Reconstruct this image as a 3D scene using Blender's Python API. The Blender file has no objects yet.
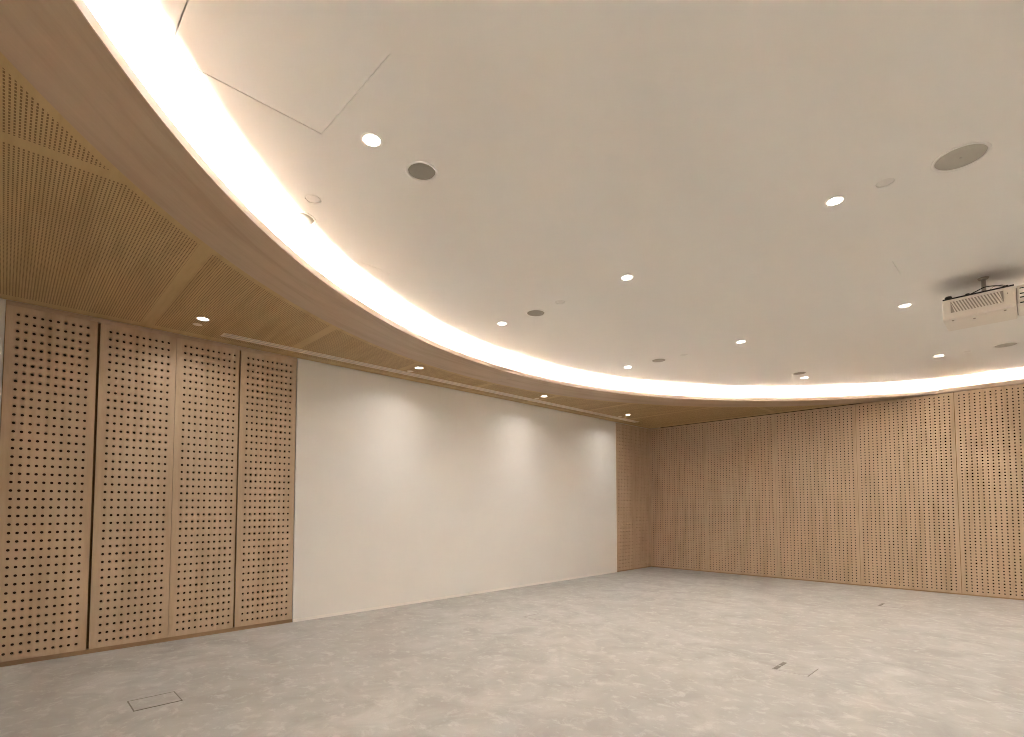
import bpy, bmesh, math, random
from mathutils import Vector, Matrix
random.seed(7)
PI = math.pi
sc = bpy.context.scene
C = sc.collection

# ------------------------------------------------------------------ dimensions (metres)
HS = 3.20            # underside of the timber soffit
HC = 3.42            # underside of the white ceiling
YB, XR = -11.2, 14.4 # back wall and right wall
CX, CY = 7.345, -5.632 # centre of the round ceiling
R_LIP = 6.02
BX, BY, R_BAND = 7.06, -5.59, 6.323   # outer edge of the plain timber band
R_OUT = 6.30         # back of the cove trough

# ------------------------------------------------------------------ node helpers
class NT:
    def __init__(s, name):
        s.m = bpy.data.materials.new(name); s.m.use_nodes = True
        s.t = s.m.node_tree; s.t.nodes.clear()
        s.out = s.n('ShaderNodeOutputMaterial')
        s.b = s.n('ShaderNodeBsdfPrincipled')
        s.l(s.b.outputs[0], s.out.inputs[0])
        s.co = s.n('ShaderNodeTexCoord').outputs['Object']
    def n(s, k, **kw):
        x = s.t.nodes.new(k)
        for a, v in kw.items(): setattr(x, a, v)
        return x
    def l(s, a, b): s.t.links.new(a, b)
    def put(s, v, i):
        if hasattr(v, 'is_output'): s.l(v, i)
        else: i.default_value = v
    def math(s, op, a, b=None, c=None):
        x = s.n('ShaderNodeMath', operation=op)
        s.put(a, x.inputs[0])
        if b is not None: s.put(b, x.inputs[1])
        if c is not None: s.put(c, x.inputs[2])
        return x.outputs[0]
    def scale(s, v, co=None, rot=(0, 0, 0), loc=(0, 0, 0)):
        x = s.n('ShaderNodeMapping'); s.l(co or s.co, x.inputs[0])
        x.inputs['Scale'].default_value = v; x.inputs['Rotation'].default_value = rot
        x.inputs['Location'].default_value = loc
        return x.outputs[0]
    def noise(s, co, sc_, det=4, rough=.55, dist=0):
        x = s.n('ShaderNodeTexNoise'); s.l(co, x.inputs['Vector'])
        x.inputs['Scale'].default_value = sc_; x.inputs['Detail'].default_value = det
        x.inputs['Roughness'].default_value = rough; x.inputs['Distortion'].default_value = dist
        return x.outputs[0]
    def ramp(s, f, stops):
        x = s.n('ShaderNodeValToRGB'); s.l(f, x.inputs[0])
        e = x.color_ramp.elements
        while len(e) < len(stops): e.new(.5)
        for q, (p, c) in zip(e, stops): q.position = p; q.color = (*c, 1)
        return x.outputs[0]
    def mix(s, f, a, b, bt='MIX'):
        x = s.n('ShaderNodeMix', data_type='RGBA', blend_type=bt)
        s.put(f, x.inputs[0]); s.put(a if hasattr(a, 'is_output') else (*a, 1), x.inputs[6])
        s.put(b if hasattr(b, 'is_output') else (*b, 1), x.inputs[7])
        return x.outputs[2]
    def bump(s, h, dist=.002, strength=.5):
        x = s.n('ShaderNodeBump'); x.inputs['Strength'].default_value = strength
        x.inputs['Distance'].default_value = dist; s.l(h, x.inputs['Height'])
        s.l(x.outputs[0], s.b.inputs['Normal'])
    def fin(s, col, rough=.6, metal=0, spec=.5):
        s.put(col if hasattr(col, 'is_output') else (*col, 1), s.b.inputs['Base Color'])
        s.put(rough, s.b.inputs['Roughness']); s.b.inputs['Metallic'].default_value = metal
        s.b.inputs['Specular IOR Level'].default_value = spec
        return s.m

def mat_plain(name, col, rough=.6, metal=0, spec=.4, var=.03):
    t = NT(name)
    f = t.noise(t.scale((1, 1, 1)), 9, 3)
    c = t.mix(f, tuple(x*(1-var) for x in col), tuple(min(1, x*(1+var)) for x in col))
    return t.fin(c, rough, metal, spec)

def mat_emit(name, col, s):
    t = NT(name)
    t.fin((.8, .8, .8))
    t.b.inputs['Emission Color'].default_value = (*col, 1)
    t.b.inputs['Emission Strength'].default_value = s
    return t.m

def wood_nodes(t, base, grain_scale, amount=1.0, co=None):
    """straight grained pale veneer: long streaks, fine pores, slow tone shifts"""
    co = co or t.co
    a = t.noise(t.scale(grain_scale, co), 3.0, 5, .6, .3)
    b = t.noise(t.scale(tuple(g*6 for g in grain_scale), co), 5.0, 3, .7)
    k = t.noise(t.scale((1.1, 1.1, .8), co), 1.3, 2)
    d = tuple(x*y for x, y in zip(base, (.80, .78, .72)))
    h = tuple(min(1, x*y) for x, y in zip(base, (1.10, 1.11, 1.13)))
    c = t.ramp(a, [(.30, d), (.52, base), (.72, h)])
    c2 = t.mix(t.math('MULTIPLY', b, .30*amount), c, tuple(x*.62 for x in base))
    c3 = t.mix(t.math('MULTIPLY', k, .28), c2, tuple(x*y for x, y in zip(base, (.86, .82, .74))))
    return c3, b

def mat_wood(name, base, grain_scale, rough=.5):
    t = NT(name)
    c, b = wood_nodes(t, base, grain_scale)
    t.bump(b, .0006, .25)
    return t.fin(c, rough, 0, .35)

PANEL = (.54, .40, .275)
SOFF = (.55, .39, .195)
BAND = (.52, .385, .275)
M = {}
M['panel'] = mat_wood('veneer_wall_panel', PANEL, (3.0, 3.0, .32))
def mat_band():
    t = NT('veneer_curved_band')
    s_ = t.n('ShaderNodeSeparateXYZ'); t.l(t.co, s_.inputs[0])
    dx = t.math('SUBTRACT', s_.outputs[0], CX); dy = t.math('SUBTRACT', s_.outputs[1], CY)
    r_ = t.math('SQRT', t.math('ADD', t.math('MULTIPLY', dx, dx), t.math('MULTIPLY', dy, dy)))
    an = t.math('ARCTAN2', dy, dx)
    cb = t.n('ShaderNodeCombineXYZ'); t.l(r_, cb.inputs[0]); t.l(t.math('MULTIPLY', an, 6), cb.inputs[1]); t.l(s_.outputs[2], cb.inputs[2])
    c, b = wood_nodes(t, BAND, (3.2, .28, 3.2), .8, cb.outputs[0])
    t.bump(b, .0005, .2)
    return t.fin(c, .5, 0, .35)
M['band'] = mat_band()
M['edge'] = mat_plain('maple_edge_band', (.56, .44, .34), .5)
M['wood_dark'] = mat_wood('brown_timber_skirting', (.36, .235, .13), (.5, .5, 4))
M['felt'] = mat_plain('dark_acoustic_felt', (.035, .018, .009), .95, 0, .1)
M['reveal'] = mat_plain('shadow_gap_paint', (.22, .135, .06), .9, 0, .1)
M['white'] = mat_plain('ceiling_paint', (.83, .805, .77), .85, 0, .2, .01)
M['cap'] = mat_plain('cap_paint', (.75, .72, .68), .6, 0, .3, .01)
M['cove'] = mat_plain('cove_paint', (.88, .87, .85), .8, 0, .2, .01)
M['wall'] = mat_plain('wall_paint', (.75, .725, .685), .8, 0, .25, .01)
M['trimw'] = mat_plain('white_trim_paint', (.82, .78, .72), .5, 0, .4, .01)
M['grille'] = mat_plain('grey_speaker_grille', (.36, .33, .28), .8)
M['grille_light'] = mat_plain('pale_grey_speaker_grille', (.50, .47, .41), .8)
M['metal'] = mat_plain('brushed_steel', (.45, .42, .38), .35, .9)
M['black'] = mat_plain('black_plastic', (.02, .018, .015), .5)
M['projw'] = mat_plain('white_projector_plastic', (.74, .68, .61), .45)
M['vent'] = mat_plain('grey_vent_plastic', (.36, .31, .27), .6)
M['diff'] = mat_plain('cream_painted_aluminium', (.80, .70, .58), .45)
M['diffdark'] = mat_plain('diffuser_slot_interior', (.20, .145, .10), .8)
M['boxframe'] = mat_plain('bronze_floor_box_frame', (.15, .13, .10), .5, .3)
M['led'] = mat_emit('led_strip_light', (1, .975, .95), 172)
M['lamp'] = mat_emit('downlight_lens', (1, .95, .88), 14)

# carpet -----------------------------------------------------------
def mat_carpet():
    t = NT('mottled_carpet')
    w = t.scale((1, 1, 1))
    big = t.noise(w, .55, 3, .5, .6)
    mid = t.noise(t.scale((1, 1.0, 1), rot=(0, 0, .78)), 2.6, 5, .62, .8)
    st = t.noise(t.scale((3.2, 3.8, 1), rot=(0, 0, .78)), 2.3, 6, .68, .5)
    st2 = t.noise(t.scale((4.5, 6, 1), rot=(0, 0, .70), loc=(4, 7, 0)), 1.6, 4, .65, .3)
    fine = t.noise(w, 140, 2, .6)
    dark = (.375, .362, .337); base = (.437, .426, .398); lite = (.500, .492, .465)
    c = t.ramp(mid, [(.34, dark), (.5, base), (.68, lite)])
    c = t.mix(t.math('MULTIPLY', t.ramp(big, [(.4, (0, 0, 0)), (.65, (1, 1, 1))]), .45), c, (.375, .355, .32))
    s1 = t.ramp(st, [(.54, (0, 0, 0)), (.66, (1, 1, 1))])
    c = t.mix(t.math('MULTIPLY', s1, .50), c, (.60, .595, .565))
    s2 = t.ramp(st2, [(.58, (0, 0, 0)), (.70, (1, 1, 1))])
    c = t.mix(t.math('MULTIPLY', s2, .40), c, (.64, .63, .60))
    c = t.mix(t.math('MULTIPLY', fine, .22), c, (.38, .35, .31))
    t.bump(fine, .003, .5)
    return t.fin(c, .95, 0, .1)
M['carpet'] = mat_carpet()

# slotted soffit veneer: rows of short routed slots, plain margins ---
GX, GY0, GP = 2.775, -9.74, 1.375
def mat_slots():
    t = NT('slotted_ceiling_veneer')
    c, b = wood_nodes(t, SOFF, (.35, 3.2, 1))
    sx = t.n('ShaderNodeSeparateXYZ'); t.l(t.co, sx.inputs[0])
    x, y = sx.outputs[0], sx.outputs[1]
    def wave(v, pitch, width):   # 1 inside the slot (object coordinates)
        f = t.math('ABSOLUTE', t.math('SUBTRACT', t.math('FRACT', t.math('DIVIDE', v, pitch)), .5))
        return t.math('LESS_THAN', f, width/pitch/2)
    slot = t.math('MULTIPLY', wave(t.math('ADD', y, 50), .0184, .0078), wave(t.math('ADD', x, 50), .027, .0185))
    # plain borders at the module joints
    fy = t.math('ABSOLUTE', t.math('SUBTRACT', t.math('FRACT', t.math('ADD', t.math('DIVIDE', t.math('SUBTRACT', y, GY0), GP), 20.5)), .5))
    my = t.math('GREATER_THAN', t.math('MULTIPLY', fy, GP), .048)
    mx = t.math('GREATER_THAN', t.math('ABSOLUTE', t.math('SUBTRACT', x, GX)), .048)
    mw = t.math('GREATER_THAN', x, .135)
    mf = t.math('LESS_THAN', y, -.10)
    dx = t.math('SUBTRACT', x, BX); dy = t.math('SUBTRACT', y, BY)
    r = t.math('SQRT', t.math('ADD', t.math('MULTIPLY', dx, dx), t.math('MULTIPLY', dy, dy)))
    mr = t.math('GREATER_THAN', r, R_BAND+.05)
    m = slot
    for q in (my, mx, mw, mf, mr): m = t.math('MULTIPLY', m, q)
    col = t.mix(m, c, (.20, .12, .045))
    h = t.math('SUBTRACT', 1.0, m)
    t.bump(h, .006, .6)
    return t.fin(col, .55, 0, .3)
M['slots'] = mat_slots()

# ------------------------------------------------------------------ mesh helpers
def obj(name, bm, mat, parent=None, smooth=False):
    me = bpy.data.meshes.new(name)
    if isinstance(bm, tuple):
        me.from_pydata(bm[0], [], bm[1]); me.update()
    else:
        bm.normal_update(); bm.to_mesh(me); bm.free()
    me.materials.append(mat)
    if smooth:
        for p in me.polygons: p.use_smooth = True
    o = bpy.data.objects.new(name, me); C.objects.link(o)
    if parent: o.parent = parent
    return o
def empty(name, loc, label, cat, group=None, rz=0):
    o = bpy.data.objects.new(name, None); C.objects.link(o)
    o.empty_display_size = .1
    o.location = loc; o.rotation_euler = (0, 0, rz)
    tag(o, label, cat, group); return o
def tag(o, label, cat, group=None):
    o['label'] = label; o['category'] = cat
    if group: o['group'] = group
    return o
def struct(name, bm, mat, **k):
    o = obj(name, bm, mat, **k); o['kind'] = 'structure'; return o
def box(bm, x0, x1, y0, y1, z0, z1, bev=0):
    vs = [bm.verts.new(p) for p in ((x0,y0,z0),(x1,y0,z0),(x1,y1,z0),(x0,y1,z0),(x0,y0,z1),(x1,y0,z1),(x1,y1,z1),(x0,y1,z1))]
    fs = [bm.faces.new([vs[i] for i in f]) for f in ((3,2,1,0),(4,5,6,7),(0,1,5,4),(1,2,6,5),(2,3,7,6),(3,0,4,7))]
    if bev:
        es = {e for f in fs for e in f.edges}
        bmesh.ops.bevel(bm, geom=list(es), offset=bev, segments=2, profile=.5, affect='EDGES')
    return bm
def nb(): return bmesh.new()
def lathe(bm, prof, n=40, cx=0, cy=0, closed=False):
    """revolve (r,z) profile about a vertical axis"""
    rings = []
    for r, z in prof:
        if r < 1e-6: rings.append([bm.verts.new((cx, cy, z))])
        else: rings.append([bm.verts.new((cx+r*math.cos(2*PI*i/n), cy+r*math.sin(2*PI*i/n), z)) for i in range(n)])
    idx = list(range(len(rings)-1))
    pairs = [(rings[i], rings[i+1]) for i in idx]
    if closed: pairs.append((rings[-1], rings[0]))
    for a, b in pairs:
        for i in range(n):
            j = (i+1) % n
            if len(a) == 1 and len(b) == 1: continue
            if len(a) == 1: bm.faces.new((a[0], b[j], b[i]))
            elif len(b) == 1: bm.faces.new((a[i], a[j], b[0]))
            else: bm.faces.new((a[i], a[j], b[j], b[i]))
    bmesh.ops.recalc_face_normals(bm, faces=bm.faces)
    return bm
def tube(bm, pts, r, n=10):
    rings = []
    pts = [Vector(p) for p in pts]
    for i, p in enumerate(pts):
        d = (pts[min(i+1, len(pts)-1)] - pts[max(i-1, 0)]).normalized()
        a = d.cross(Vector((0, 0, 1)) if abs(d.z) < .9 else Vector((1, 0, 0))).normalized(); b = d.cross(a)
        rings.append([bm.verts.new(p + r*(a*math.cos(2*PI*k/n) + b*math.sin(2*PI*k/n))) for k in range(n)])
    for a, b in zip(rings, rings[1:]):
        for k in range(n): bm.faces.new((a[k], a[(k+1) % n], b[(k+1) % n], b[k]))
    bm.faces.new(rings[0]); bm.faces.new(rings[-1][::-1])
    bmesh.ops.recalc_face_normals(bm, faces=bm.faces)
    return bm
def cut(o, cutter_bm):
    """permanently cut openings into a plate"""
    me = bpy.data.meshes.new('cut'); cutter_bm.to_mesh(me); cutter_bm.free()
    c = bpy.data.objects.new('cut', me); C.objects.link(c)
    m = o.modifiers.new('b', 'BOOLEAN'); m.operation = 'DIFFERENCE'; m.solver = 'EXACT'; m.object = c
    dg = bpy.context.evaluated_depsgraph_get(); dg.update()
    new = bpy.data.meshes.new_from_object(o.evaluated_get(dg))
    o.modifiers.clear(); old = o.data; o.data = new; new.name = old.name
    bpy.data.objects.remove(c); bpy.data.meshes.remove(me); bpy.data.meshes.remove(old)
def cyl(bm, x, y, r, z0, z1, n=40):
    a = [bm.verts.new((x+r*math.cos(2*PI*i/n), y+r*math.sin(2*PI*i/n), z0)) for i in range(n)]
    b = [bm.verts.new((v.co.x, v.co.y, z1)) for v in a]
    bm.faces.new(a[::-1]); bm.faces.new(b)
    for i in range(n): bm.faces.new((a[i], a[(i+1) % n], b[(i+1) % n], b[i]))

# ------------------------------------------------------------------ where the fittings sit
ROWS = (-9.335, -6.79, -4.225, -1.70)
LAMPS = [  # (x, y, z, label)
 (3.755, -9.30, HC, 'round recessed ceiling light by the square access hatch, nearest the viewer'),
 (5.413, -6.785, HC, 'recessed ceiling light between small flush cap and middle of white ceiling, upper right'),
 (3.788, -6.787, HC, 'recessed ceiling light alone in the middle of the white ceiling'),
 (2.161, -6.789, HC, 'recessed ceiling light close to glowing cove, left of the oval-looking speaker'),
 (3.779, -4.230, HC, 'recessed ceiling light below right of the central one, above the far cove'),
 (5.416, -4.202, HC, 'recessed ceiling light just left of the white projector'),
 (5.423, -1.699, HC, 'recessed ceiling light below the projector, near the far wall cove'),
 (2.146, -4.229, HC, 'recessed ceiling light near the far cove, left of a grey ceiling speaker'),
 (3.770, -1.705, HC, 'recessed ceiling light beside a speaker directly above the far cove glow'),
 (.668, -9.379, HS, 'recessed downlight in slotted timber soffit above the left perforated panels'),
 (.658, -6.868, HS, 'recessed downlight in timber soffit above left end of blank wall'),
 (.640, -4.391, HS, 'recessed downlight in timber soffit above the middle of blank wall'),
 (.654, -1.922, HS, 'recessed downlight in timber soffit by the far corner panels'),
]
SEEN = len(LAMPS)
for x in (5.41, 7.05, 8.69, 10.32):
    LAMPS.append((x, -9.30, HC, None))
for y in (-6.79, -4.22, -1.70):
    for x in (7.05, 8.69, 10.32) + ((11.95,) if y != -1.70 else ()):
        LAMPS.append((x, y, HC, None))
for y in ROWS: LAMPS.append((13.74, y, HS, None))
SPEAKERS = [ # x, y, radius, grille material, label
 (3.727, -8.945, .085, 'grille', 'round grey ceiling speaker with white rim beside the nearest ceiling light'),
 (6.050, -6.757, .122, 'grille_light', 'large round grey ceiling speaker with a centre screw, upper right'),
 (2.645, -6.755, .095, 'grille', 'round grey ceiling speaker between central light and the glowing cove'),
 (2.650, -4.235, .095, 'grille', 'round grey ceiling speaker low on white ceiling, right of a far light'),
 (2.700, -1.680, .095, 'grille', 'round ceiling speaker right at the edge of the far cove glow'),
 (2.690, -9.265, .095, 'grille', 'round ceiling speaker half washed out inside the bright cove glow at left'),
 (3.800, -2.060, .090, 'grille', 'small round ceiling speaker touching the far light above the cove'),
 (6.080, -1.700, .110, 'grille_light', 'round grey ceiling speaker just below the white projector'),
]
CAPS = [
 (2.985, -9.300, HC, 'round flush sprinkler cap near cove glow, above the washed out speaker'),
 (3.017, -6.800, HC, 'tiny flush sprinkler cap right of the speaker in mid ceiling'),
 (3.020, -4.225, HC, 'tiny flush sprinkler cap right of the lower grey ceiling speaker'),
 (3.045, -1.753, HC, 'tiny flush sprinkler cap in the far cove glow'),
 (5.690, -6.785, HC, 'flush sprinkler cap between upper right light and the large speaker'),
 (5.708, -1.680, HC, 'flush sprinkler cap between the last light and speaker below projector'),
 (.464, -9.377, HS, 'cream sprinkler cap beside the downlight above the perforated panels'),
 (.440, -6.859, HS, 'cream sprinkler cap by the downlight over left end of blank wall'),
 (.440, -4.353, HS, 'cream sprinkler cap by the downlight over middle of blank wall'),
 (.450, -1.892, HS, 'cream sprinkler cap by the downlight in the far corner'),
]

# ------------------------------------------------------------------ room shell
bm = nb(); box(bm, -.3, XR+.3, YB-.3, .6, -.15, 0)
floor = struct('floor', bm, M['carpet'])

# left wall: backing wall, with two built-out white stretches flush with the panels
bm = nb(); box(bm, -.30, -.060, YB-.3, .6, 0, HC)
box(bm, -.060, 0, -8.190, -1.395, 0, HS-.004)
box(bm, -.060, 0, YB, -10.748, 0, HS-.004)
struct('wall_left', bm, M['wall'])
bm = nb(); box(bm, -.30, XR+.3, .060, .60, 0, HS)
struct('wall_far', bm, M['reveal'])
bm = nb(); box(bm, 8.12, XR, 0, .058, 0, HS-.004)
struct('trim_2', bm, M['wall'])
bm = nb(); box(bm, -.30, XR+.3, YB-.60, YB, 0, HS)
struct('wall_back', bm, M['wall'])
bm = nb(); box(bm, XR, XR+.3, YB-.3, .6, 0, HC)
struct('wall_right', bm, M['wall'])

# curve shared by every ring of the round opening (flattened where it meets walls)
def ring(r, ymax, ymin, n=288, cx=CX, cy=CY):
    out = []
    for i in range(n):
        a = 2*PI*i/n + PI/n
        out.append((cx + r*math.cos(a), min(max(cy + r*math.sin(a), ymin), ymax)))
    return out
def clamp_ring(r, off, cx=CX, cy=CY): return ring(r, off, YB-off, 288, cx, cy)
def ring_solid(ra, oa, rb, ob, z0, z1, cx=CX, cy=CY, both=False):
    """solid ring between an inner and an outer outline"""
    a = clamp_ring(ra, oa, cx, cy) if both else clamp_ring(ra, oa); b = clamp_ring(rb, ob, cx, cy); n = len(a)
    v = [(x, y, z0) for x, y in a] + [(x, y, z0) for x, y in b] + [(x, y, z1) for x, y in a] + [(x, y, z1) for x, y in b]
    f = []
    for i in range(n):
        j = (i+1) % n
        f += [(i, j, n+j, n+i), (2*n+i, 3*n+i, 3*n+j, 2*n+j), (i, 2*n+i, 2*n+j, j), (n+i, n+j, 3*n+j, 3*n+i)]
    return v, f

# white ceiling plate with openings for fittings and hatches
bm = nb(); box(bm, -.3, XR+.3, YB-.6, .6, HC, HC+.12)
ceiling = struct('ceiling', bm, M['white'])
HATCH = [(3.612, 4.312, -10.236, -9.524, 'square white access hatch in ceiling with thin dark seam, upper left'),
         (2.395, 2.760, -8.630, -8.310, 'small white access hatch, one hairline seam showing beside cove glow'),
         (5.518, 5.860, -5.470, -5.130, 'small white access hatch, faint seam left of the projector')]
SEAM = ((.008, 0, .006, .003), (.004, 0, 0, 0), (.003, 0, 0, 0))   # x0, x1, y0, y1 sides
kb = nb()
for x, y, z, _ in LAMPS:
    if z == HC: cyl(kb, x, y, .050, HC-.01, HC+.05)
for x, y, r, *_ in SPEAKERS: cyl(kb, x, y, r, HC-.01, HC+.03, 48)
for x, y, z, _ in CAPS:
    if z == HC: cyl(kb, x, y, .050, HC-.01, HC+.012)
for (x0, x1, y0, y1, _), s in zip(HATCH, SEAM): box(kb, x0-s[0], x1+s[1], y0-s[2], y1+s[3], HC-.01, HC+.02)
bmesh.ops.recalc_face_normals(kb, faces=kb.faces)
cut(ceiling, kb)
for x0, x1, y0, y1, lab in HATCH:
    bm = nb(); box(bm, x0, x1, y0, y1, HC, HC+.018)
    tag(obj('access_hatch', bm, M['white']), lab, 'access panel', 'access hatches in the ceiling')

# curved timber band, raised lip, cove trough and its back
v, f = ring_solid(R_LIP+.0005, 0, R_BAND, .34, HS, HS+.007, BX, BY)
band = struct('trim_1', (v, f), M['band'])
v, f = ring_solid(R_LIP, 0, R_LIP+.006, .006, HS-.001, HS+.052)
lip = struct('trim_3', (v, f), M['edge'])
v, f = ring_solid(R_OUT, .33, R_OUT+.02, .35, HS+.0075, HC)
struct('trim_4', (v, f), M['cove'])
# extra height of the lip where it caps the far wall and back wall
bm = nb()
s = math.sqrt(R_LIP**2 - CY**2)-.02
box(bm, CX-s, CX+s, .0005, .0055, HS+.05, HS+.068)
box(bm, CX-s, CX+s, YB-.0055, YB-.0005, HS+.05, HS+.068)
struct('trim_5', bm, M['edge'])

# the LED tape itself: short lengths round the cove
v, f = ring_solid(R_LIP+.041, .036, R_LIP+.054, .049, HS+.0078, HS+.0108, CX, CY-.004, True)
led = obj('led_strip', (v, f), M['led'])
tag(led, 'warm white LED strip glowing behind the curved lip of the ceiling cove', 'light strip')

# slotted soffit modules ------------------------------------------------
ZH = 3.160
def module(x0, x1, y0, y1, n=24):
    """rectangle with the round band taken out of it, as a thin board"""
    v, f = [], []
    xs = [x0 + (x1-x0)*i/n for i in range(n+1)]
    for q in (y0, y1):            # add the exact places where the curve meets the joints
        d = R_BAND**2 - (q-BY)**2
        if d > 0: xs += [u for u in (BX-math.sqrt(d), BX+math.sqrt(d)) if x0 < u < x1]
    xs = sorted(set(xs))
    # one board per call: lower part and upper part handled separately
    for side in (0, 1):
        prev = None
        for x in xs:
            d = R_BAND**2 - (x-BX)**2
            h = math.sqrt(d) if d > 0 else 0
            if side == 0: a, b = y0, min(y1, BY-h)
            else: a, b = max(y0, BY+h), y1
            if b < a - 1e-7 or (side == 0 and a >= BY) or (side == 1 and b <= BY):
                prev = None; continue
            if side == 0 and y1 > BY: b = min(b, BY)
            if side == 1 and y0 < BY: a = max(a, BY)
            b = max(a, b)
            k = len(v)
            v += [(x, a, HS), (x, b, HS), (x, a, HS+.007), (x, b, HS+.007)]
            if prev is not None:
                p = prev
                f += [(p, p+1, k+1, k), (p+2, k+2, k+3, p+3), (p, k, k+2, p+2), (p+1, p+3, k+3, k+1)]
                if prev == first: f.append((p, p+2, p+3, p+1))
            else: first = k
            prev = k
    return v, f
LAB = {
 (0, 0): 'slotted timber ceiling panel over the first perforated panel, largest at the left edge',
 (0, 1): 'slotted timber ceiling panel holding the downlight above the perforated panels',
 (0, 2): 'slotted timber ceiling panel above the left end of the blank white wall',
 (0, 3): 'narrow timber ceiling panel with the downlight over left end of blank wall',
 (0, 4): 'timber ceiling panel narrowed by the curved band over the mid wall',
 (0, 5): 'timber ceiling panel behind the downlight over the middle of the blank wall',
 (0, 6): 'timber ceiling panel before the last one, beyond the middle wall downlight',
 (0, 7): 'timber ceiling panel in the far corner over the corner panels',
 (1, 0): 'triangular slotted timber ceiling panel at top left edge beside curved band',
 (1, 1): 'wedge of timber ceiling panel above the far perforated wall',
}
ys = [-11.2] + [GY0 + GP*i for i in range(0, 7)] + [0.0]
kb = nb()
for x, y, z, _ in LAMPS:
    if z == HS: cyl(kb, x, y, .050, HS-.02, HS+.05)
box(kb, .248, .382, -9.10, -1.06, HS-.02, HS+.02)
bmesh.ops.recalc_face_normals(kb, faces=kb.faces)
kme = bpy.data.meshes.new('k'); kb.to_mesh(kme); kb.free()
def soffit(x0, x1, y0, y1, lab, n=24):
    v, f = module(x0, x1, y0, y1, n)
    if not f: return
    o = obj('slotted_ceiling_panel', (v, f), M['slots'])
    b = nb(); b.from_mesh(o.data); bmesh.ops.remove_doubles(b, verts=b.verts, dist=1e-6)
    bmesh.ops.recalc_face_normals(b, faces=b.faces); b.to_mesh(o.data); b.free()
    kb = nb(); kb.from_mesh(kme); cut(o, kb)
    tag(o, lab, 'ceiling panel', 'slotted timber ceiling panels')
n_ = 0
for i in range(len(ys)-1):
    soffit(0, GX, ys[i], ys[i+1], LAB[(0, min(i, 7))], 36)
soffit(GX, 4.6, YB, GY0, LAB[(1, 0)], 30)
soffit(GX, BX, -1.49, 0, LAB[(1, 1)], 40)
# the matching soffit on the side away from the view, in one plain board each
OUTL = 'slotted timber ceiling panel on the side of the room out of view'
soffit(4.6, BX, YB, GY0, OUTL, 20)
soffit(BX, XR, YB, BY, OUTL, 80)
soffit(BX, XR, BY, 0, OUTL, 80)

# brown liner behind the perforated panels and timber header over them
bm = nb(); box(bm, -.0598, -.0585, -10.746, -8.191, 0, HS-.004); box(bm, -.0598, -.0585, -1.394, 0, 0, HS-.004)
struct('trim_7', bm, M['reveal'])
bm = nb(); box(bm, -.050, -.005, -10.746, -8.192, ZH, HS-.0002)
struct('trim_8', bm, M['band'])

# skirtings
bm = nb(); box(bm, -.052, -.006, -10.745, -8.195, 0, .040)
struct('baseboard_left', bm, M['wood_dark'])
bm = nb(); box(bm, 0, .008, -8.190, -1.400, 0, .035)
struct('baseboard_wall', bm, M['trimw'])
bm = nb(); box(bm, 0.01, 8.10, .012, .056, 0, .020)
struct('baseboard_far', bm, M['wood_dark'])
bm = nb(); box(bm, -.052, -.010, -1.39, -.002, 0, .024)
struct('baseboard_corner', bm, M['wood_dark'])
# slim cream bead closing the white wall at the far end, shadow line on top of the walls
bm = nb(); box(bm, -.002, .006, -1.425, -1.397, 0, HS-.004)
struct('trim_6', bm, M['trimw'])

# ------------------------------------------------------------------ perforated panels
def perforated(w, h, nu, nv, u0, u1, v0, v1, r, th):
    """board in the (u,v) plane, front at depth 0, with real drilled holes"""
    V, F = [], []
    pu = (u1-u0)/(nu-1); pv = (v1-v0)/(nv-1)
    gu = [u0-pu/2+pu*i for i in range(nu+1)]; gv = [v0-pv/2+pv*i for i in range(nv+1)]
    gi = {}
    for i, u in enumerate(gu):
        for j, q in enumerate(gv): gi[i, j] = len(V); V.append((u, q, 0))
    for i in range(nu):
        for j in range(nv):
            cu, cv = u0+pu*i, v0+pv*j
            k = len(V)
            for d in (0, -th):
                for a in range(8): V.append((cu+r*math.cos(a*PI/4), cv+r*math.sin(a*PI/4), d))
            q = [gi[i+1, j+1], gi[i, j+1], gi[i, j], gi[i+1, j]]
            for m in range(4):
                s0 = 2*m
                F.append((q[m], k+(s0+2) % 8, k+s0+1, k+s0))
                F.append((q[m], k+s0, q[m-1])) if False else None
            F.append((k, q[3], q[0])); F.append((k+2, q[0], q[1])); F.append((k+4, q[1], q[2])); F.append((k+6, q[2], q[3]))
            for a in range(8): F.append((k+a, k+(a+1) % 8, k+8+(a+1) % 8, k+8+a))
    F = [f for f in F if f]
    # margins
    O = {}
    def ov(u, q, d=0):
        key = (round(u, 6), round(q, 6), d)
        if key not in O: O[key] = len(V); V.append((u, q, d))
        return O[key]
    for i in range(nu):
        F.append((ov(gu[i], 0), ov(gu[i+1], 0), gi[i+1, 0], gi[i, 0]))
        F.append((gi[i, nv], gi[i+1, nv], ov(gu[i+1], h), ov(gu[i], h)))
    for j in range(nv):
        F.append((ov(0, gv[j]), gi[0, j], gi[0, j+1], ov(0, gv[j+1])))
        F.append((gi[nu, j], ov(w, gv[j]), ov(w, gv[j+1]), gi[nu, j+1]))
    for (ua, ub, ga) in ((0, gu[0], 0), (gu[-1], w, nu)):
        for (va, vb, gb) in ((0, gv[0], 0), (gv[-1], h, nv)):
            cs = [(ua, va), (ub, va), (ub, vb), (ua, vb)]
            F.append(tuple(gi[ga, gb] if abs(a-gu[ga]) < 1e-9 and abs(b-gv[gb]) < 1e-9 else ov(a, b) for a, b in cs))
    # edges
    for a, b in (((0, 0), (w, 0)), ((w, 0), (w, h)), ((w, h), (0, h)), ((0, h), (0, 0))):
        F.append((ov(*b), ov(*a), ov(*a, -th), ov(*b, -th)))
    return V, F
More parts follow.
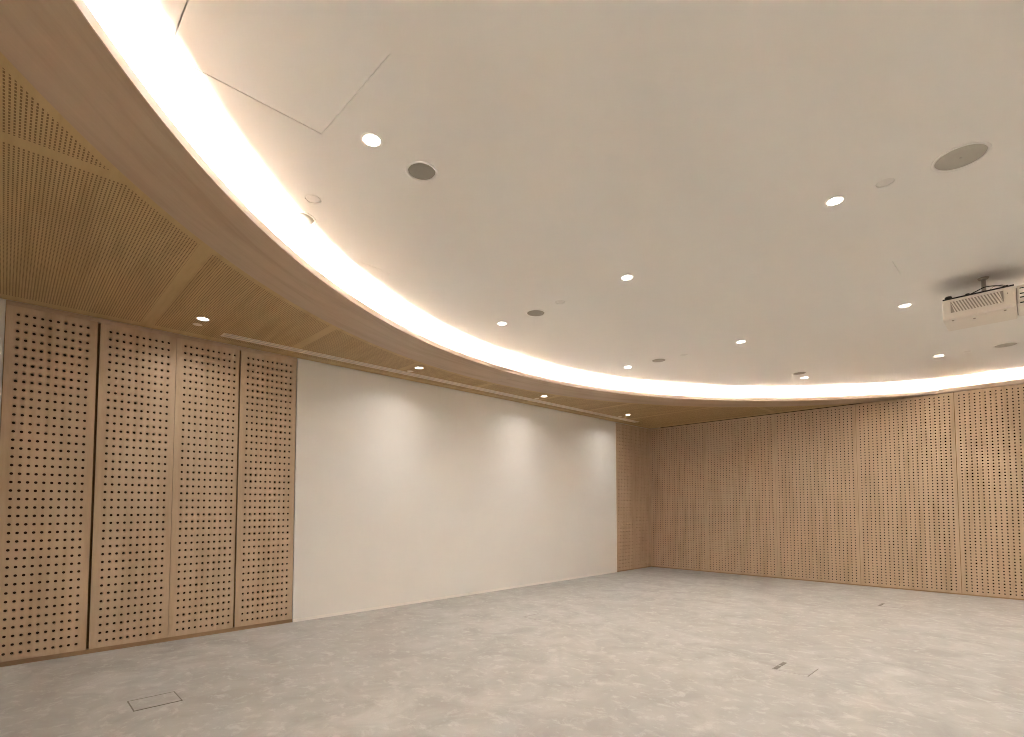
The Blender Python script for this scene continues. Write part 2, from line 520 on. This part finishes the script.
def panel(name, axis, a0, a1, z0, z1, nu, nv, m0, m1, zb, zt, r, label, group):
    """axis 'L' = left wall (face x=0, runs along y), 'F' = far wall (face y=0, runs along x)"""
    w, h = a1-a0, z1-z0
    V, F = perforated(w, h, nu, nv, m0, w-m1, zb-z0, zt-z0, r, .012)
    if axis == 'L': V = [(d, u, v) for u, v, d in V]
    else: V = [(u, -d, v) for u, v, d in V]
    e = empty(name, (0, a0, z0) if axis == 'L' else (a0, 0, z0), label, 'wall panel', group)
    obj('perforated_board', (V, F), M['panel'], e)
    b = nb()
    if axis == 'L': box(b, -.030, -.0125, .004, w-.004, .004, h-.004)
    else: box(b, .004, w-.004, .0125, .030, .004, h-.004)
    obj('felt_backing', b, M['felt'], e)
    b = nb()
    for t in (.05, w/2-.02, w-.09):
        if axis == 'L': box(b, -.058, -.0305, t, t+.04, .02, h-.02)
        else: box(b, t, t+.04, .0305, .058, .02, h-.02)
    obj('mounting_rail', b, M['wood_dark'], e)
    return e
GL = 'perforated timber panels on the left wall'
ZT = HS-.012
for a0, a1, lab in (
  (-10.742, -10.108, 'perforated timber wall panel at the far left edge, beside the white strip'),
  (-10.088, -9.458, 'second perforated timber wall panel from the left, after wide dark gap'),
  (-9.455, -8.846, 'third perforated timber wall panel from the left, below soffit downlight'),
  (-8.830, -8.200, 'fourth perforated timber wall panel, adjoining the blank white wall')):
    w = a1-a0
    panel('perforated_wall_panel', 'L', a0, a1, .042, ZT-.03, 10, 41, .079, w-.079-.482+.0, .105, 3.086, .0125, lab, GL)
for a0, a1, lab in ((-1.388, -.703, 'perforated timber panel between the blank wall and corner panel'),
                    (-.697, -.001, 'perforated timber panel on left wall tight in the far corner')):
    panel('perforated_wall_panel', 'L', a0, a1, .026, ZT, 10, 41, .08, .08, .09, 3.10, .0125, lab, 'perforated timber panels by the far corner')
GF = 'perforated timber panels on the far wall'
far = [(.001, 1.330, 'perforated timber panel of the far wall touching the room corner'),
       (1.335, 2.727, 'second perforated timber panel of far wall from the corner'),
       (2.732, 4.080, 'third perforated timber panel of far wall from the corner, in its middle'),
       (4.088, 5.413, 'fourth perforated timber panel of far wall, last complete one at right'),
       (5.421, 6.755, 'perforated timber panel of far wall cut by the right photo edge'),
       (6.763, 8.10, 'perforated timber panel of far wall beyond the right photo edge')]
for a0, a1, lab in far:
    panel('perforated_wall_panel', 'F', a0, a1, .022, ZT, 21, 65, .058, .058, .070, 3.135, .0108, lab, GF)

# ------------------------------------------------------------------ fittings
def spot(x, y, z, power, size, blend, col=(1, .93, .84)):
    l = bpy.data.lights.new('downlight_beam', 'SPOT'); l.energy = power; l.color = col
    l.spot_size = size; l.spot_blend = blend; l.shadow_soft_size = .03
    o = bpy.data.objects.new('downlight_beam', l); C.objects.link(o); o.location = (x, y, z)
    return o
def lamp():
    e = empty('recessed_downlight', (0, 0, 0), '', 'ceiling light')
    b = nb(); lathe(b, [(.047, .0), (.056, -.003), (.060, -.002), (.060, .0), (.050, .0)], 40)
    obj('trim_ring', b, M['trimw'], e, True)
    b = nb(); lathe(b, [(.049, 0), (.047, .014), (.044, .020), (.0, .020)], 40)
    obj('housing', b, M['metal'], e, True)
    b = nb(); lathe(b, [(.0, .003), (.030, .0035), (.045, .006), (.045, .010), (0, .010)], 40)
    obj('lens', b, M['lamp'], e, True)
    return e
def dup(root):
    r = root.copy(); C.objects.link(r)
    for ch in list(root.children):
        c = ch.copy(); C.objects.link(c); c.parent = r
    return r
proto = lamp()
P_CEIL, P_SOFF = 12.0, 18.0
for i, (x, y, z, lab) in enumerate(LAMPS):
    o = proto if i == 0 else dup(proto)
    o.location = (x, y, z)
    o['label'] = lab or 'recessed ceiling light on the side of the room out of view'
    o['group'] = 'recessed downlights'
    s = spot(x, y, z-.008, P_CEIL if z == HC else P_SOFF, math.radians(158 if z == HC else 98), .65 if z == HC else 1.0,
             (1, .95, .89) if z == HC else (1, .98, .97))
    s.location = (0, 0, -.008); s.parent = o

for x, y, r, gm, lab in SPEAKERS:
    e = empty('ceiling_speaker', (x, y, HC), lab, 'speaker', 'speakers in the white ceiling')
    b = nb(); lathe(b, [(r-.003, .002), (r-.002, -.003), (r+.012, -.004), (r+.015, -.0005), (r+.012, 0), (r-.001, 0)], 56)
    obj('rim', b, M['white'], e, True)
    b = nb()
    lathe(b, [(0, -.001), (r*.5, -.001), (r-.006, .0), (r-.003, .004), (r-.003, .010), (0, .010)], 56)
    obj('grille', b, M[gm], e, True)
    if gm == 'grille_light' and y < -5:
        b = nb(); lathe(b, [(0, -.004), (.006, -.004), (.008, -.001), (.008, .0)], 16)
        obj('centre_screw', b, M['metal'], e)
for x, y, z, lab in CAPS:
    b = nb(); R = .048 if z == HC else .042
    lathe(b, [(0, -.008), (R*.8, -.008), (R, -.005), (R, -.003), (R*.86, -.002), (R*.86, 0), (0, 0)], 36)
    o = obj('sprinkler_cap', b, M['cap'] if z == HC else M['diff'], None, True)
    o.location = (x, y, z+.008 if z == HC else z+.004); tag(o, lab, 'sprinkler cap', 'sprinkler caps in the ceiling')

# long slot diffuser in the soffit
e = empty('slot_diffuser', (.315, -5.08, HS), 'long cream linear air diffuser in timber soffit running along the left wall', 'air vent')
b = nb()
L = 4.02
for u0, u1 in ((-.067, -.050), (-.009, .009), (.050, .067)): box(b, u0, u1, -L, L, -.004, .010)
box(b, -.067, .067, -L-.012, -L+.012, -.004, .010); box(b, -.067, .067, L-.012, L+.012, -.004, .010)
obj('frame', b, M['diff'], e)
b = nb(); box(b, -.066, .066, -L, L, .0105, .016)
obj('slot_interior', b, M['diffdark'], e)
for u in (-.029, .029):
    b = nb(); box(b, u-.006, u+.006, -L+.012, L-.012, .001, .010)
    obj('air_blade', b, M['vent'], e)

# floor boxes ---------------------------------------------------------
def floorbox(x0, x1, y0, y1, lab, flap, kind=0):
    e = empty('floor_box', ((x0+x1)/2, (y0+y1)/2, 0), lab, 'floor box', 'square floor boxes in the carpet')
    w, h, t = (x1-x0)/2, (y1-y0)/2, (.007, .005, .005)[kind]
    b = nb()
    box(b, -w, -w+t, -h, h, 0, .003)
    if kind == 0: box(b, w-t, w, -h, h, 0, .003)
    if kind == 0: box(b, -w+t, w-t, -h, -h+t, 0, .003); box(b, -w+t, w-t, h-t, h, 0, .003)
    obj('frame', b, M['boxframe'], e)
    if kind == 1:
        k = nb(); box(k, w-t, w, -h, h, 0, .003)
        obj('hinge_strip', k, M['boxframe'], e)
    b = nb(); box(b, -w+t, w-t, -h+t, h-t, 0, .002)
    obj('carpet_lid', b, M['carpet'], e)
    if flap:
        for s in (-1, 1):
            b = nb(); box(b, -w+t+.002, -w+t+.030, s*h*.50-.055, s*h*.50+.055, .002, .005, .001)
            o = obj('cable_flap', b, M['boxframe'], e); o['label'] = 'dark cable flap'
    return e
floorbox(1.742, 1.990, -10.036, -9.750, 'square floor box outlined in the carpet at lower left', False)
floorbox(4.672, 4.950, -6.022, -5.740, 'floor box with dark cable flaps in carpet at lower right', True, 1)
floorbox(4.690, 4.950, -2.004, -1.730, 'small looking floor box in the carpet near far perforated wall', True, 2)
floorbox(1.735, 1.990, -6.030, -5.740, 'floor box seen as a thin dark line before the blank wall', False, 2)

# projector -----------------------------------------------------------
e = empty('ceiling_projector', (5.99, -4.50, HC), 'white projector hanging from the ceiling on a short pole at right', 'projector')
bx0, bx1, by0, by1, bz0, bz1 = -.238, .240, -.205, .205, -.375, -.190
# body with a real recess for the rear grille
b = nb(); box(b, bx0, bx1, by0, by1, bz0, bz1, .012)
body = obj('body', b, M['projw'])
body.location = (0, 0, 0)
kb = nb(); box(kb, -.182, .165, by0-.02, by0+.012, bz0+.060, bz1-.022)
cut(body, kb); body.parent = e
b = nb()
for i in range(17):
    u = -.182 + .347*(i+.3)/17
    x0, z0, z1 = u+.001, bz0+.060, bz1-.022
    d = .022                                       # slanted louvres
    def cl(v): return max(-.181, min(.164, v))
    vs = [b.verts.new(p) for p in ((cl(x0+d), by0+.003, z0), (cl(x0+d+.010), by0+.003, z0), (cl(x0-d+.010), by0+.003, z1), (cl(x0-d), by0+.003, z1),
                                   (cl(x0+d), by0+.010, z0), (cl(x0+d+.010), by0+.010, z0), (cl(x0-d+.010), by0+.010, z1), (cl(x0-d), by0+.010, z1))]
    for f in ((0,1,2,3),(7,6,5,4),(0,4,5,1),(1,5,6,2),(2,6,7,3),(3,7,4,0)): b.faces.new([vs[k] for k in f])
g = obj('vent_grille', b, M['projw'], e)
b = nb(); box(b, -.181, .164, by0+.0105, by0+.0118, bz0+.061, bz1-.023)
obj('vent_backing', b, M['vent'], e)
b = nb(); box(b, bx1+.006, bx1+.190, by0+.004, by1-.03, bz0+.010, bz1-.004, .010)
side = obj('lens_housing', b, M['projw'], None)
kb = nb()
SL = (-.222, -.268, -.300, -.345)
for z0 in SL: box(kb, bx1+.022, bx1+.170, by0-.02, by0+.016, z0-.006, z0+.006)
cut(side, kb); side.parent = e
for z0 in SL:
    b = nb(); box(b, bx1+.0225, bx1+.1695, by0+.0125, by0+.0155, z0-.0055, z0+.0055)
    obj('air_slot', b, M['black'], e)
b = nb(); box(b, bx1-.02, bx1+.02, by0+.03, by1-.05, bz0+.02, bz1-.02)
obj('seam_filler', b, M['vent'], e)
b = nb(); box(b, bx0+.004, bx1-.010, by0+.003, by1-.02, bz1+.0005, bz1+.011, .001)
obj('mounting_plate', b, M['black'], e)
b = nb(); tube(b, [(.035, 0, bz1+.011), (.035, 0, -.012)], .016, 20)
obj('pole', b, M['vent'], e, True)
b = nb(); lathe(b, [(.0, -.013), (.034, -.012), (.040, -.004), (.040, 0), (0, 0)], 32, .035, 0)
obj('ceiling_flange', b, M['vent'], e, True)
for u, y, s in ((-.195, by0+.028, .027), (-.065, by0+.024, .017)):
    b = nb(); lathe(b, [(0, bz1+.006+s), (s*.8, bz1+.006+s), (s, bz1+.004+s*.8), (s*.9, bz1+.007), (0, bz1+.007)], 24, u, y)
    obj('adjustment_knob', b, M['black'], e, True)
b = nb(); pts = []
for i in range(25):
    t = i/24
    pts.append((-.05+.24*t + .01*math.sin(9*t), -.165 + .02*math.sin(5*t), bz1+.018+.040*math.sin(PI*min(1, t*1.15))**1.0 if t < .87 else bz1+.018))
tube(b, pts, .0045, 8); obj('cable', b, M['black'], e, True)
b = nb(); tube(b, [(.05+.16*i/16, -.12+.01*math.sin(i), bz1+.012+.045*math.sin(PI*i/16)) for i in range(17)], .0025, 8)
obj('cable', b, M['vent'], e, True)
for u, y in ((-.17, by0+.035), (-.03, by0+.10), (.17, by0+.035)):
    b = nb(); lathe(b, [(0, bz0-.007), (.007, bz0-.007), (.009, bz0-.004), (.009, bz0+.001), (0, bz0+.001)], 20, u, y)
    obj('foot', b, M['vent'], e, True)
b = nb(); lathe(b, [(0, 0), (.030, 0), (.044, .01), (.052, .012), (.052, -.02), (0, -.02)], 36)
ln = obj('lens_barrel', b, M['vent'], e, True); ln.rotation_euler = (-PI/2, 0, 0); ln.location = (-.09, by1, -.29)
b = nb(); lathe(b, [(0, 0), (.004, 0), (.004, .003), (0, .003)], 12)
lk = obj('security_slot', b, M['black'], e); lk.rotation_euler = (PI/2, 0, 0); lk.location = (.190, by0+.0005, -.245)

# ------------------------------------------------------------------ world, camera, view
w = bpy.data.worlds.new('World'); sc.world = w; w.use_nodes = True
w.node_tree.nodes['Background'].inputs[0].default_value = (0, 0, 0, 1)
f, cy, yaw, pitch, roll, xc, yc, h = 517.116, 483.101, -.793834, .0473394, -.0009567, 6.30115, -10.70498, 1.36702
fw = Vector((math.sin(yaw)*math.cos(pitch), math.cos(yaw)*math.cos(pitch), math.sin(pitch)))
rt = Vector((math.cos(yaw), -math.sin(yaw), 0)); up = rt.cross(fw)
r2 = rt*math.cos(roll) + up*math.sin(roll); u2 = -rt*math.sin(roll) + up*math.cos(roll)
cam = bpy.data.cameras.new('camera'); co = bpy.data.objects.new('camera', cam); C.objects.link(co)
m = Matrix((r2, u2, -fw)).transposed().to_4x4(); m.translation = Vector((xc, yc, h)); co.matrix_world = m
cam.sensor_fit = 'HORIZONTAL'; cam.sensor_width = 36; cam.lens = f/1024*36
cam.shift_y = (cy-368.5)/1024; cam.clip_start = .02
sc.camera = co
sc.view_settings.view_transform = 'Standard'; sc.view_settings.look = 'None'
sc.view_settings.gamma = 1; sc.view_settings.use_curve_mapping = False
sc.view_settings.exposure = 0.86
sc.cycles.max_bounces = 10; sc.cycles.diffuse_bounces = 8
sc.cycles.use_denoising = True
sc.cycles.filter_width = 1.0
sc.cycles.denoising_prefilter = 'NONE'
sc.cycles.sample_clamp_indirect = 0
